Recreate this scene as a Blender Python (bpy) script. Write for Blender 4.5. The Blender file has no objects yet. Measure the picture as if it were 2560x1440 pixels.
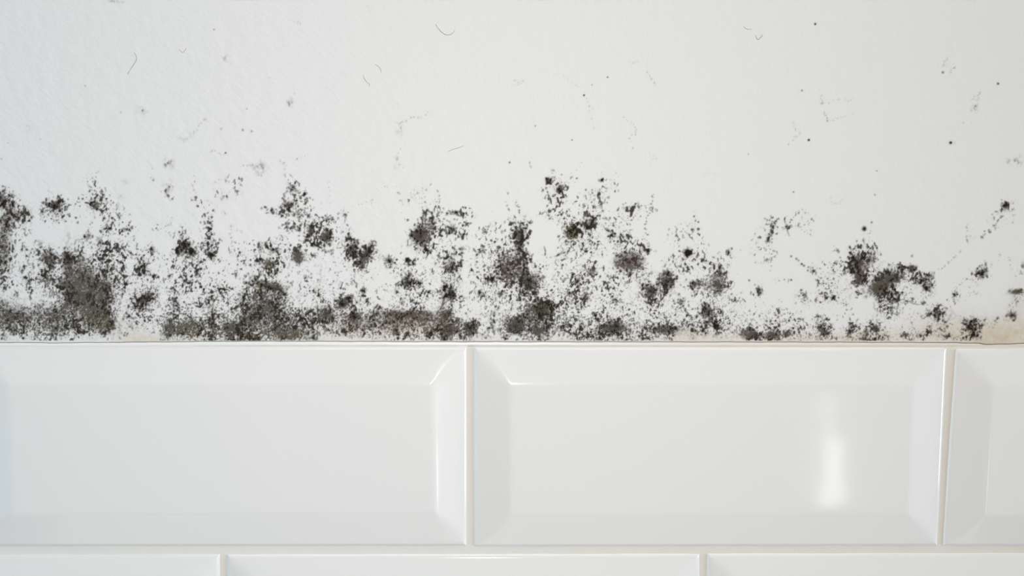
import bpy, math
import numpy as np

scene = bpy.context.scene
U = 0.0002                                  # one layout unit = 0.2 mm
HZ = 1.30                                   # height of the picture centre above the floor, m

def wx_(x): return (x - 1280.0) * U
def wz_(y): return HZ + (720.0 - y) * U

# ---------------------------------------------------------------- camera
cam_d = bpy.data.cameras.new('camera'); cam = bpy.data.objects.new('camera', cam_d)
scene.collection.objects.link(cam)
cam.location = (0, -0.60, HZ); cam.rotation_euler = (math.pi / 2, 0, 0)
cam_d.sensor_width = 36; cam_d.lens = 36 * 0.60 / (2560 * U); cam_d.clip_start = 0.01
scene.camera = cam

# ---------------------------------------------------------------- light
scene.view_settings.view_transform = 'Standard'; scene.view_settings.look = 'None'
scene.view_settings.exposure = 0.0; scene.view_settings.gamma = 1.0; scene.view_settings.use_curve_mapping = False
world = bpy.data.worlds.new('room_ambience'); scene.world = world; world.use_nodes = True
bg = world.node_tree.nodes['Background']; bg.inputs[0].default_value = (1.0, .6, .4, 1); bg.inputs[1].default_value = 0.10

def area(name, loc, target, sx, sy, radiance, col):
    l = bpy.data.lights.new(name, 'AREA'); l.shape = 'RECTANGLE'; l.size = sx; l.size_y = sy
    l.energy = radiance * math.pi * sx * sy; l.color = [c * f for c, f in zip(col, (.970, .958, .945))]
    o = bpy.data.objects.new(name, l); scene.collection.objects.link(o); o.location = loc
    d = [t - a for t, a in zip(target, loc)]
    from mathutils import Vector
    o.rotation_euler = Vector(d).to_track_quat('-Z', 'Y').to_euler()
    return o
area('window_light_right', (5.0, -1.3, HZ + .1), (0, 0, HZ), 2.0, 2.2, 16.2, (.675, .835, .96))
area('cool_fill_left', (-1.35, -.7, HZ + .1), (-.3, 0, HZ), 1.1, 1.3, 1.55, (.26, .72, 1.0))  # added cool fill that tints the left side, no window there
area('ceiling_light', (.3, -.9, HZ + 3.0), (0, 0, HZ), 2.4, 1.2, 2.2, (1.0, .98, .93))
area('floor_bounce', (0, -1.0, HZ - 1.2), (0, 0, HZ), 1.6, 1.0, .85, (.95, 1.0, .96))
area('rim_strip_light', (0, -.85, HZ + 1.15), (0, 0, HZ), 1.2, .045, 15.0, (1.0, .98, .95))  # added narrow strip, put in to draw a highlight along the tile rims
area('falloff_lamp', (-.030, -.62, HZ + .066), (.03, 0, HZ + .035), .02, .02, 1520.0, (1.0, .93, .88))  # added lamp by the camera, imitates lens fall-off towards the corners
area('door_gap_light', (.690, -2.0, HZ - .40), (.16, 0, HZ - .1), .038, .16, 8.5, (1.0, 1.0, 1.0))
area('door_gap_light_upper', (.680, -2.0, HZ - .255), (.155, 0, HZ - .06), .026, .10, 4.0, (1.0, 1.0, 1.0))

# ---------------------------------------------------------------- helpers
def link(name, me, mat=None, parent=None, label=None, cat=None, group=None, kind=None):
    o = bpy.data.objects.new(name, me); scene.collection.objects.link(o)
    if mat and me: me.materials.append(mat)
    if parent: o.parent = parent; o.matrix_parent_inverse = parent.matrix_world.inverted()
    if label: o['label'] = label
    if cat: o['category'] = cat
    if group: o['group'] = group
    if kind: o['kind'] = kind
    return o

def mesh_np(name, co, quads, smooth=True):
    co = np.asarray(co, np.float32); quads = np.asarray(quads, np.int32)
    me = bpy.data.meshes.new(name); me.vertices.add(len(co)); me.vertices.foreach_set('co', co.ravel())
    me.loops.add(quads.size); me.loops.foreach_set('vertex_index', quads.ravel())
    me.polygons.add(len(quads)); me.polygons.foreach_set('loop_start', np.arange(0, quads.size, 4, dtype=np.int32))
    me.polygons.foreach_set('use_smooth', np.full(len(quads), smooth))
    me.update(calc_edges=True); me.validate()
    return me

def material(name, col, rough, bump=None, coat=0.0, spec=.5):
    m = bpy.data.materials.new(name); m.use_nodes = True
    b = m.node_tree.nodes['Principled BSDF']
    b.inputs['Base Color'].default_value = (*col, 1); b.inputs['Roughness'].default_value = rough
    b.inputs['Specular IOR Level'].default_value = spec
    b.inputs['Coat Weight'].default_value = coat; b.inputs['Coat Roughness'].default_value = .04
    return m, m.node_tree, b

def N(t, kind, **kw):
    n = t.nodes.new(kind)
    for k, v in kw.items():
        if k in n.inputs: n.inputs[k].default_value = v
        else: setattr(n, k, v)
    return n
def mth(t, op, a, b=None, clamp=False):
    n = t.nodes.new('ShaderNodeMath'); n.operation = op; n.use_clamp = clamp
    for i, v in enumerate((a, b)):
        if v is None: continue
        if isinstance(v, (int, float)): n.inputs[i].default_value = v
        else: t.links.new(v, n.inputs[i])
    return n.outputs[0]

# ---------------------------------------------------------------- materials
# painted wall: brushed paint, slanting strokes to the left, upright grain to the right
M_wall, t, b = material('wall_paint', (.805, .805, .797), .55, spec=.3)
geo = N(t, 'ShaderNodeNewGeometry')
def streak(ang, sx, sz, scale, detail=3.0, rough=.55):
    mp = N(t, 'ShaderNodeMapping'); mp.inputs['Rotation'].default_value = (0, ang, 0); mp.inputs['Scale'].default_value = (sx, 1, sz)
    mp2 = N(t, 'ShaderNodeMapping', vector_type='POINT'); mp2.inputs['Rotation'].default_value = (0, 0, 0)
    t.links.new(geo.outputs['Position'], mp2.inputs[0]); mp2.inputs['Rotation'].default_value = (0, ang, 0); mp2.inputs['Location'].default_value = (3.1 * sx, 0, 1.7)
    mp.inputs['Rotation'].default_value = (0, 0, 0)
    t.links.new(mp2.outputs[0], mp.inputs[0])
    n = N(t, 'ShaderNodeTexNoise', Scale=scale, Detail=detail, Roughness=rough)
    t.links.new(mp.outputs[0], n.inputs[0]); return n.outputs[0]
s_diag = streak(math.radians(-38), .36, 1.0, 420)        # strokes running down to the right
s_vert = streak(0, 1.0, .38, 420)
s_lump = streak(0, 1, 1, 130, 2)
s_fine = streak(0, 1, .8, 1500, 2)
sx = N(t, 'ShaderNodeSeparateXYZ'); t.links.new(geo.outputs['Position'], sx.inputs[0])
wgt = N(t, 'ShaderNodeMapRange', interpolation_type='SMOOTHSTEP'); t.links.new(sx.outputs['X'], wgt.inputs['Value'])
wgt.inputs['From Min'].default_value = -.12; wgt.inputs['From Max'].default_value = .06
mix = N(t, 'ShaderNodeMix'); t.links.new(wgt.outputs[0], mix.inputs[0]); t.links.new(s_diag, mix.inputs[2]); t.links.new(s_vert, mix.inputs[3])
h = mth(t, 'ADD', mth(t, 'ADD', mth(t, 'MULTIPLY', mix.outputs[0], .9), mth(t, 'MULTIPLY', s_lump, 2.0)), mth(t, 'MULTIPLY', s_fine, .22))
amp = N(t, 'ShaderNodeMapRange'); t.links.new(sx.outputs['X'], amp.inputs['Value'])
amp.inputs['From Min'].default_value = -.26; amp.inputs['From Max'].default_value = .26; amp.inputs['To Min'].default_value = .46; amp.inputs['To Max'].default_value = .20
bp = N(t, 'ShaderNodeBump', Distance=.00042); t.links.new(h, bp.inputs['Height']); t.links.new(amp.outputs[0], bp.inputs['Strength']); t.links.new(bp.outputs[0], b.inputs['Normal'])
# damp stain (painted as a point attribute) tints the paint beige
at = N(t, 'ShaderNodeAttribute', attribute_name='stain')
nz = N(t, 'ShaderNodeTexNoise', Scale=260.0, Detail=5.0, Roughness=.7); t.links.new(geo.outputs['Position'], nz.inputs[0])
sm = mth(t, 'MULTIPLY', at.outputs['Fac'], mth(t, 'ADD', mth(t, 'MULTIPLY', nz.outputs[0], 1.5), .15), True)
cm = N(t, 'ShaderNodeMix', data_type='RGBA'); cm.inputs[6].default_value = (.805, .805, .797, 1); cm.inputs[7].default_value = (.62, .53, .39, 1)
t.links.new(sm, cm.inputs[0]); t.links.new(cm.outputs[2], b.inputs['Base Color'])

M_tile, t, b = material('glazed_tile', (.855, .855, .845), .08, coat=0.0, spec=.5)
nz = N(t, 'ShaderNodeTexNoise', Scale=26.0, Detail=1.0); geo = N(t, 'ShaderNodeNewGeometry'); t.links.new(geo.outputs['Position'], nz.inputs[0])
bp = N(t, 'ShaderNodeBump', Distance=.0006, Strength=.25); t.links.new(nz.outputs[0], bp.inputs['Height']); t.links.new(bp.outputs[0], b.inputs['Normal'])

def gritty(name, c0, c1, rough, scale=900.0, bump=.0002):
    m, t, b = material(name, c0, rough)
    geo = N(t, 'ShaderNodeNewGeometry'); nz = N(t, 'ShaderNodeTexNoise', Scale=scale, Detail=4.0)
    t.links.new(geo.outputs['Position'], nz.inputs[0])
    n2 = N(t, 'ShaderNodeTexNoise', Scale=30.0, Detail=3.0); t.links.new(geo.outputs['Position'], n2.inputs[0])
    sp = N(t, 'ShaderNodeSeparateXYZ'); t.links.new(geo.outputs['Position'], sp.inputs[0])
    mr = N(t, 'ShaderNodeMapRange'); t.links.new(sp.outputs['X'], mr.inputs['Value']); mr.inputs['From Min'].default_value = -.12; mr.inputs['From Max'].default_value = .24
    f = mth(t, 'MULTIPLY', mr.outputs[0], mth(t, 'ADD', mth(t, 'MULTIPLY', n2.outputs[0], 1.1), .3), True)
    cm = N(t, 'ShaderNodeMix', data_type='RGBA'); cm.inputs[6].default_value = (*c0, 1); cm.inputs[7].default_value = (*c1, 1)
    t.links.new(f, cm.inputs[0]); t.links.new(cm.outputs[2], b.inputs['Base Color'])
    bp = N(t, 'ShaderNodeBump', Distance=bump, Strength=.5); t.links.new(nz.outputs[0], bp.inputs['Height']); t.links.new(bp.outputs[0], b.inputs['Normal'])
    return m
M_grout = gritty('grout_white', (.80, .785, .75), (.76, .72, .64), .8)
M_seal = gritty('sealant_white', (.90, .90, .88), (.80, .73, .63), .3, 300.0, .00012)
M_core, _, _ = material('plaster_core', (.45, .40, .34), .9)

M_mould = bpy.data.materials.new('mould_growth'); M_mould.use_nodes = True; t = M_mould.node_tree; t.nodes.clear()
out = t.nodes.new('ShaderNodeOutputMaterial'); at = N(t, 'ShaderNodeAttribute', attribute_name='growth')
df = N(t, 'ShaderNodeBsdfDiffuse', Roughness=.9); tr = t.nodes.new('ShaderNodeBsdfTransparent'); mx = t.nodes.new('ShaderNodeMixShader')
t.links.new(at.outputs['Color'], df.inputs['Color']); t.links.new(at.outputs['Alpha'], mx.inputs[0]); t.links.new(tr.outputs[0], mx.inputs[1]); t.links.new(df.outputs[0], mx.inputs[2]); t.links.new(mx.outputs[0], out.inputs[0])
M_hair, _, _ = material('hair', (.23, .21, .19), .6)

# ---------------------------------------------------------------- the wall
EX = [-1000, 0, 150, 350, 640, 1000, 1500, 2000, 2350, 2400, 2450, 2462, 2520, 2560, 3560]
EY = [856, 856, 857, 855, 852.6, 853.6, 854.3, 855, 856, 857, 858, 860.4, 860, 858.6, 858]
def edge_y(x): return np.interp(x, EX, EY)
cols = np.unique(np.concatenate([np.arange(-1000, 3561, 20.0), np.arange(2380, 2560, 4.0)]))
nc = len(cols)
ey = edge_y(cols) + .35 * np.sin(cols * .11) + .3 * np.sin(cols * .043 + 2)
co, lev = [], []
fr = [0, .9, 4, 10, 20, 32, 46, 62, 80, 100, 130, 170, 230, 330, 500, 800, 1750]          # distance above the lower edge
dep = [.0012, .0001] + [0.0] * 15
for k, (f, d) in enumerate([(0, .004), (0, .0010), (.35, .0003)] + [(a, 0.0) for a in fr[1:]]):
    for i in range(nc): co.append((wx_(cols[i]), d, wz_(ey[i] - f)))
rowsn = len(co) // nc
for i in range(nc): co.append((wx_(cols[i]), .012, wz_(-900)))
rowsn += 1
q = [(r * nc + i, r * nc + i + 1, (r + 1) * nc + i + 1, (r + 1) * nc + i) for r in range(rowsn - 1) for i in range(nc - 1)]
me = mesh_np('wall_back', co, q)
P = np.array(co); px = P[:, 0] / U + 1280; py = 720 - (P[:, 2] - HZ) / U
stain = np.zeros(len(P))
for x, y, rx, ry, a in [(330, 845, 45, 24, .7), (300, 815, 18, 30, .25), (380, 850, 40, 12, .6), (470, 845, 60, 16, .5), (560, 845, 60, 12, .35), (700, 848, 90, 10, .5), (850, 830, 70, 26, .5), (980, 825, 80, 34, .5), (1090, 822, 60, 26, .5), (1200, 845, 80, 14, .3),
                        (1380, 850, 60, 10, .45), (1500, 838, 90, 18, .5), (1700, 842, 100, 20, .6), (1740, 830, 26, 18, .5), (1900, 846, 120, 14, .55), (2080, 846, 120, 14, .7), (2200, 840, 80, 20, .65), (2350, 838, 80, 26, .7), (2480, 835, 80, 34, .75), (2550, 790, 50, 50, .45), (2548, 740, 20, 20, .3),
                        (2410, 800, 60, 30, .3), (2330, 800, 50, 26, .3), (2150, 720, 300, 120, .06), (2600, 840, 200, 40, .6), (2480, 852, 60, 10, .5)]:
    stain += .72 * a * np.exp(-((px - x) / rx) ** 2 - ((py - y) / ry) ** 2)
a_ = me.attributes.new('stain', 'FLOAT', 'POINT'); a_.data.foreach_set('value', np.clip(stain, 0, 1).astype(np.float32))
wall = link('wall_back', me, M_wall, kind='structure')

# masonry behind paint, joint and tiles
def box(name, x0, x1, y0, y1, z0, z1, mat, parent):
    c = [(x, y, z) for x in (x0, x1) for y in (y0, y1) for z in (z0, z1)]
    f = [(0, 1, 3, 2), (4, 6, 7, 5), (0, 4, 5, 1), (2, 3, 7, 6), (0, 2, 6, 4), (1, 5, 7, 3)]
    return link(name, mesh_np(name, c, f, False), mat, parent)
box('masonry', wx_(-1000), wx_(3560), .0041, .05, wz_(2390), wz_(-900), M_core, wall)

# sealant strip between paint and top tile row
prof = [(.3, .0035), (.5, .0011), (1.2, .0005), (2.2, .0003), (4.5, .0002), (7.0, .00015), (9.5, .0002), (13.5, .0004), (16, .0035)]
co = []
for f, d in prof:
    for i in range(nc):
        w = .25 * math.sin(cols[i] * .031) + .2 * math.sin(cols[i] * .083)
        co.append((wx_(cols[i]), d + .00002 * w, wz_(ey[i] + f + (0 if f < 2 else w))))
q = [((r + 1) * nc + i, (r + 1) * nc + i + 1, r * nc + i + 1, r * nc + i) for r in range(len(prof) - 1) for i in range(nc - 1)]
link('sealant_strip', mesh_np('sealant_strip', co, q), M_seal, wall)

# grout bed, slightly uneven, seen in the joints
gxs = np.arange(-1000, 3561, 12.0); gzs = np.concatenate([[866.0], np.arange(872, 2391, 23.0)])
co = [(wx_(x), -.00055 + .00008 * math.sin(x * .021 + y * .013) + .00006 * math.sin(x * .09 + y * .2), wz_(y)) for y in gzs for x in gxs]
n_ = len(gxs); q = [((r + 1) * n_ + i, (r + 1) * n_ + i + 1, r * n_ + i + 1, r * n_ + i) for r in range(len(gzs) - 1) for i in range(n_ - 1)]
link('grout', mesh_np('grout', co, q), M_grout, wall)

# ---------------------------------------------------------------- bevelled tiles
INS = [0, .7, 1.6, 2.8, 4.2, 5.8, 7.5, 9.2, 11, 13, 20, 40, 62, 78, 86, 91, 95, 99, 104]
RR = 11.0
def prof_h(d):
    base = 7.6 * (1 - (1 - min(d / RR, 1.0)) ** 2)
    s = 86.0 * .2; v = max(0.0, (d - 7)) * .2
    k = .6; v = -k * math.log(math.exp(-v / k) + math.exp(-s / k)) if v > 0 else 0        # soft knee onto the flat
    return base + v
def tile(corners, inner, seed):
    """corners, inner: left-top, right-top, right-bottom, left-bottom"""
    (xlt, ylt), (xrt, yrt), (xrb, yrb), (xlb, ylb) = corners
    (ilt, jlt), (irt, jrt), (irb, jrb), (ilb, jlb) = inner
    r = np.random.default_rng(seed)
    mid = [.12, .28, .44, .56, .72, .88]
    A = [('l', min(d / 95.0, 1.0), d) if d <= 95 else ('l+', d - 95, d) for d in INS] + [('m', m, 999) for m in mid] + [('r+', d - 95, d) if d > 95 else ('r', min(d / 95.0, 1.0), d) for d in reversed(INS)]
    n = len(A); co = []
    ph = r.uniform(0, 6, 4)
    def axis(a, lo, li, hi_in, hi_out):
        k, f, _ = a
        if k == 'l': return lo + (li - lo) * f
        if k == 'l+': return li + f
        if k == 'm': return li + 10 + (hi_in - li - 20) * f
        if k == 'r+': return hi_in - f
        return hi_out + (hi_in - hi_out) * f
    for b_ in A:
        yl = axis(b_, ylt, jlt, jlb, ylb); yr = axis(b_, yrt, jrt, jrb, yrb)
        v = (yl - ylt) / (ylb - ylt)
        lo = xlt + (xlb - xlt) * v; ro = xrt + (xrb - xrt) * v
        li = ilt + (ilb - ilt) * v; ri = irt + (irb - irt) * v
        for a in A:
            x = axis(a, lo, li, ri, ro); u = (x - lo) / (ro - lo); y = yl + (yr - yl) * u
            hh = min(prof_h(a[2] if a[2] < 200 else 200), prof_h(b_[2] if b_[2] < 200 else 200))
            if hh > 12: hh += .12 * math.sin(x * .006 + ph[0]) * math.sin(y * .011 + ph[1])
            co.append((wx_(x), .0000 - hh * U, wz_(y)))
    q = [((j + 1) * n + i, (j + 1) * n + i + 1, j * n + i + 1, j * n + i) for j in range(n - 1) for i in range(n - 1)]
    # sides going back into the grout
    def side(idx, flip):
        s0 = len(co)
        for k in idx: co.append((co[k][0], .004, co[k][2]))
        for m_ in range(len(idx) - 1):
            f = (idx[m_], idx[m_ + 1], s0 + m_ + 1, s0 + m_)
            q.append(f if flip else f[::-1])
    side([i for i in range(n)], False); side([(n - 1) * n + i for i in range(n)], True)
    side([j * n for j in range(n)], True); side([j * n + n - 1 for j in range(n)], False)
    return link('tile', mesh_np('tile', co, q), M_tile, wall)
def std(x0, y0, x1, y1, seed):
    tile([(x0, y0), (x1, y0), (x1, y1), (x0, y1)], [(x0 + 95, y0 + 96), (x1 - 93, y0 + 96), (x1 - 91, y1 - 86), (x0 + 94, y1 - 86)], seed)
tile([(-67, 865), (1168.5, 865), (1168.5, 1366), (-60, 1367)], [(28, 960), (1075, 962), (1090, 1277), (46, 1280)], 2)
tile([(1182.5, 866), (2367.5, 867), (2344, 1365.5), (1184, 1368)], [(1277, 962), (2278, 963), (2257, 1280), (1279, 1281)], 3)
tile([(2386, 869), (3570, 870), (3552, 1366), (2353, 1366)], [(2481, 965), (3477, 965), (3462, 1281), (2450, 1281)], 4)
std(-1270, 865, -82, 1366, 5)
std(-1836, 1384, -648, 1885, 9)
tile([(-632, 1384), (553, 1382), (553, 1883), (-632, 1885)], [(-537, 1480), (460, 1478), (462, 1797), (-538, 1799)], 6)
tile([(566, 1382.5), (1750.5, 1381), (1750, 1882), (566, 1883)], [(661, 1478), (1658, 1477), (1659, 1796), (660, 1797)], 7)
tile([(1764.5, 1380.5), (2950, 1379), (2950, 1880), (1764.5, 1882)], [(1859, 1477), (2857, 1475), (2859, 1794), (1860, 1796)], 8)
for i, x in enumerate((-1255, -56, 1143, 2342)): std(x, 1900, x + 1185, 2386, 20 + i)
# ---------------------------------------------------------------- mould field
# All positions below are millimetre-fifths on the wall (1 unit = 0.2 mm), x to the right, y down.
CS = 1.25                                  # spacing of the mould film's lattice
MW, MH = 2304, 688
X0 = 156.0                                 # the lattice starts this far left of x = 0
rng = np.random.default_rng(11)
KX = np.fft.rfftfreq(MW)[None, :] * 2 * np.pi
KY = np.fft.fftfreq(MH)[:, None] * 2 * np.pi

def rank_noise(sx, sy, seed, ang=0.0, lo=0.0):
    """smooth gaussian noise mapped to a flat 0..1 distribution; sx, sy = feature size in units"""
    g = np.random.default_rng(seed).standard_normal((MH, MW))
    ca, sa = math.cos(ang), math.sin(ang)
    kx, ky = KX * ca + KY * sa, -KX * sa + KY * ca
    f = np.exp(-0.5 * ((kx * sx / CS) ** 2 + (ky * sy / CS) ** 2))
    if lo: f = f * (1 - np.exp(-0.5 * ((kx * lo * sx / CS) ** 2 + (ky * lo * sy / CS) ** 2)))
    n = np.fft.irfft2(np.fft.rfft2(g) * f, s=(MH, MW))
    n = (n - n.mean()) / n.std()
    return 0.5 * (1 + np.tanh(0.7979 * (n + 0.044715 * n ** 3)))

def sstep(a, b, x):
    t = np.clip((x - a) / (b - a), 0, 1)
    return t * t * (3 - 2 * t)

# how much of the paint the specks cover, 20-unit cells, rows from y = 440 down, 16 cells per block
BLOCKS = ["""
0100000000110001 1100010001121000 3401013400133210 4512046612265321 3552035520021413 3553012222020222
5332011000011424 6221000001320212 7322320023314432 6423345244532653 6314456365644655 5333244366666545
5324355367765544 4323465387777633 2311334388887653 2221132278888742 4433233455688642 6555445545577632
6555545535545621 4345455544333312 2111253132111111""", """
0011101010011200 0000211010001200 0000210020121210 0000010033000000 1000000010211000 1101120113300000
3102112013500100 3100014113600100 2211006425600222 2343028645510233 3241215434621132 2541115355202323
2523234453111112 2233234444332243 1354133234444244 2553142344432345 3543343432433355 3433354553644466
2333466764645566 2222666763647566 1111333333534566""", """
0001100000000000 0001621000000001 1002232100000010 1114532010011010 0233452120100000 0003344344120001
0004144542120001 0001036584320000 2323121561152452 3443342413266363 4333452421235651 3543121121113611
2432113111112111 4332122322222211 6664133332322411 6554322232342221 6654442232543323 6565454454344444
6555455443343345 6556665433333333 5224433211111112""", """
0000000000000000 1100110000000000 0112201000000001 0020212100000011 0010332243200001 0011355112211111
0012655233301221 0014753233112311 0113662231004423 1112452244214554 3242222421133466 3324132452134466
1221331443134466 1244321342112445 2243442453233245 2233332254232424 3324322333113122 5556543532232223
4454555544542234 2434354663542235 1324233542321112""", """
0010323120033100 0001125102332200 0002333122422000 1001223123431022 1102333112331233 2300122445522331
3500105654434230 4500105744324432 5400001544413434 3611133233320434 6622123233310555 6522132234310555
6733122443332433 3753332533233332 3663433543133212 2355533443234322 3456545332233322 4566544334433233
6544444433455444 4445433444456433 2344311244444444""", """
0000000000000000 0000000000000000 0100001000000000 1100000100000000 1200001000000000 1000111100000000
1101112200000011 1002121210000012 3101221210000022 4201234210120021 4013243321210022 4123333233111001
3244131233401010 3254124444510111 3544112444311023 3442322222232022 2321331244232111 2333233454332222
3434224445332233 4455522433324544 4323111111211333""", """
0000000000000000 0000000000000000 0000000000000000 0000000000000000 0012210000000000 2011110000000000
3121110000000000 2020120000001000 2000000010133200 2100000020334410 2001100111553311 1000130333563322
1110012333463456 1210002441352567 0001302342221676 0101421332110344 1211111111110343 2333113121101132
3332225311312311 3433334512424412 4333223322325433""", """
0000000000000000 0000000000000000 0000000000000110 0000000000000320 0000000000001220 0000000000002010
0000000010022100 0000000012210000 0000000011000000 0000000100000000 0000001000001010 4430010000220011
5334300012520001 5344410111100000 3214300312000023 3312101311000120 3112332000000120 1113440011122230
1211222044222100 1433432144100011 1323122333111011"""]
rows = [b.split() for b in BLOCKS]
GRID = np.array([[int(ch) for b in rows for ch in b[r]] for r in range(21)], float)   # 21 x 128

yy, xx = np.mgrid[0:MH, 0:MW]
PX, PY = xx * CS - X0, yy * CS            # unit position of every lattice point
gx, gy = np.clip(PX / 20 - 0.5, 0, 126.999), (PY - 440) / 20 - 0.5
# wobble the sampling so that cell borders never show
wx = (rank_noise(9, 9, 21) - .5) * 1.1; wy = (rank_noise(9, 9, 22) - .5) * 1.1
gx = np.clip(gx + wx, 0, 126.99); gyc = np.clip(gy + wy, 0, 19.99)
ix, iy = gx.astype(int), gyc.astype(int); fx, fy = gx - ix, gyc - iy
D = (GRID[iy, ix] * (1 - fx) + GRID[iy, ix + 1] * fx) * (1 - fy) + (GRID[iy + 1, ix] * (1 - fx) + GRID[iy + 1, ix + 1] * fx) * fy
D = D / 10.0
D = np.where(D < .1, D * .35, D) * np.clip((gy + 1.2) / 1.2, 0, 1)
D *= sstep(-140, -15, PX + 60 * wx) * sstep(2700, 2575, PX + 60 * wy)

SOFT = np.zeros((MH, MW))                  # soft grey film
CORE = np.zeros((MH, MW))                  # dense, nearly black growth
EXTRA = np.zeros((MH, MW))                 # extra speck density
OLIVE = np.zeros((MH, MW)); PURPLE = np.zeros((MH, MW)); TAN = np.zeros((MH, MW))

def patch(x, y, R):
    c0, c1 = max(0, int((x + X0 - R) / CS)), min(MW, int((x + X0 + R) / CS) + 2)
    r0, r1 = max(0, int((y - R) / CS)), min(MH, int((y + R) / CS) + 2)
    return (slice(r0, r1), slice(c0, c1))

def blob(F, x, y, rx, ry, a, ang=0, p=1.0):
    s = patch(x, y, 2.6 * max(rx, ry))
    dx, dy = PX[s] - x, PY[s] - y
    t = math.radians(ang); u, v = dx * math.cos(t) + dy * math.sin(t), -dx * math.sin(t) + dy * math.cos(t)
    F[s] += a * np.exp(-(((u / rx) ** 2 + (v / ry) ** 2) ** p))

def star(x, y, R, dens=.6, core=.6, squash=1.0, n=17, soft=.25, cr=.22):
    s = patch(x, y, 2.2 * R)
    dx, dy = PX[s] - x, (PY[s] - y) / squash
    th, r = np.arctan2(dy, dx), np.hypot(dx, dy)
    k = rng.random(n + 1); k[n] = k[0]
    k2 = rng.random(3 * n + 1); k2[-1] = k2[0]
    q = (th + np.pi) / (2 * np.pi)
    a1 = np.interp(q, np.linspace(0, 1, n + 1), k); a2 = np.interp(q, np.linspace(0, 1, 3 * n + 1), k2)
    re = R * (.35 + .6 * a1 + .35 * a2)
    EXTRA[s] += dens * np.exp(-(r / re) ** 2.4) * (.55 + .6 * a2)
    SOFT[s] += soft * np.exp(-(r / (R * .55)) ** 2)
    CORE[s] += core * np.exp(-(r / (R * cr)) ** 2.2)
    # fine rays
    for _ in range(n + 8):
        t = rng.random() * 6.283; L = R * rng.uniform(.4, 1.2)
        ray([(x + .15 * R * math.cos(t), y + .15 * R * squash * math.sin(t)), (x + L * math.cos(t), y + L * squash * math.sin(t))], .95, core * .6 + .16)

def dot(x, y, r, a, F=None, st=1.0, ang=0):
    F = CORE if F is None else F
    s = patch(x, y, 3 * r * max(1, st) + 2)
    dx, dy = PX[s] - x, PY[s] - y
    u, v = dx * math.cos(ang) + dy * math.sin(ang), -dx * math.sin(ang) + dy * math.cos(ang)
    F[s] = np.maximum(F[s], a * np.exp(-(((u / (r * st)) ** 2 + (v / r) ** 2) ** 1.5)))

def ray(pts, w, a):
    """a thin thread along a polyline"""
    for (x0, y0), (x1, y1) in zip(pts[:-1], pts[1:]):
        L = math.hypot(x1 - x0, y1 - y0); m = max(2, int(L / 1.6))
        for k in range(m):
            t = k / m
            dot(x0 + (x1 - x0) * t + rng.normal() * .4, y0 + (y1 - y0) * t + rng.normal() * .4, w * rng.uniform(.8, 1.3), a * rng.uniform(.5, 1))

def chain(pts, gap=7, r=2.2, a=.7, jit=2.0):
    """separate little specks strung along a line"""
    for (x0, y0), (x1, y1) in zip(pts[:-1], pts[1:]):
        L = math.hypot(x1 - x0, y1 - y0); m = max(1, int(L / gap))
        for k in range(m + 1):
            if rng.random() < .2: continue
            t = k / m
            dot(x0 + (x1 - x0) * t + rng.normal() * jit, y0 + (y1 - y0) * t + rng.normal() * jit, r * rng.uniform(.5, 1.15), a * rng.uniform(.6, 1), st=rng.uniform(1, 1.8), ang=rng.uniform(0, 3.14))

def scatter(x, y, rx, ry, n, r=1.8, a=.55):
    for _ in range(n):
        t, q = rng.random() * 6.283, math.sqrt(rng.random())
        dot(x + rx * q * math.cos(t), y + ry * q * math.sin(t), r * rng.uniform(.5, 1.2), a * rng.uniform(.5, 1), st=rng.uniform(1, 2.2), ang=1.57 + rng.normal() * .5)

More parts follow.
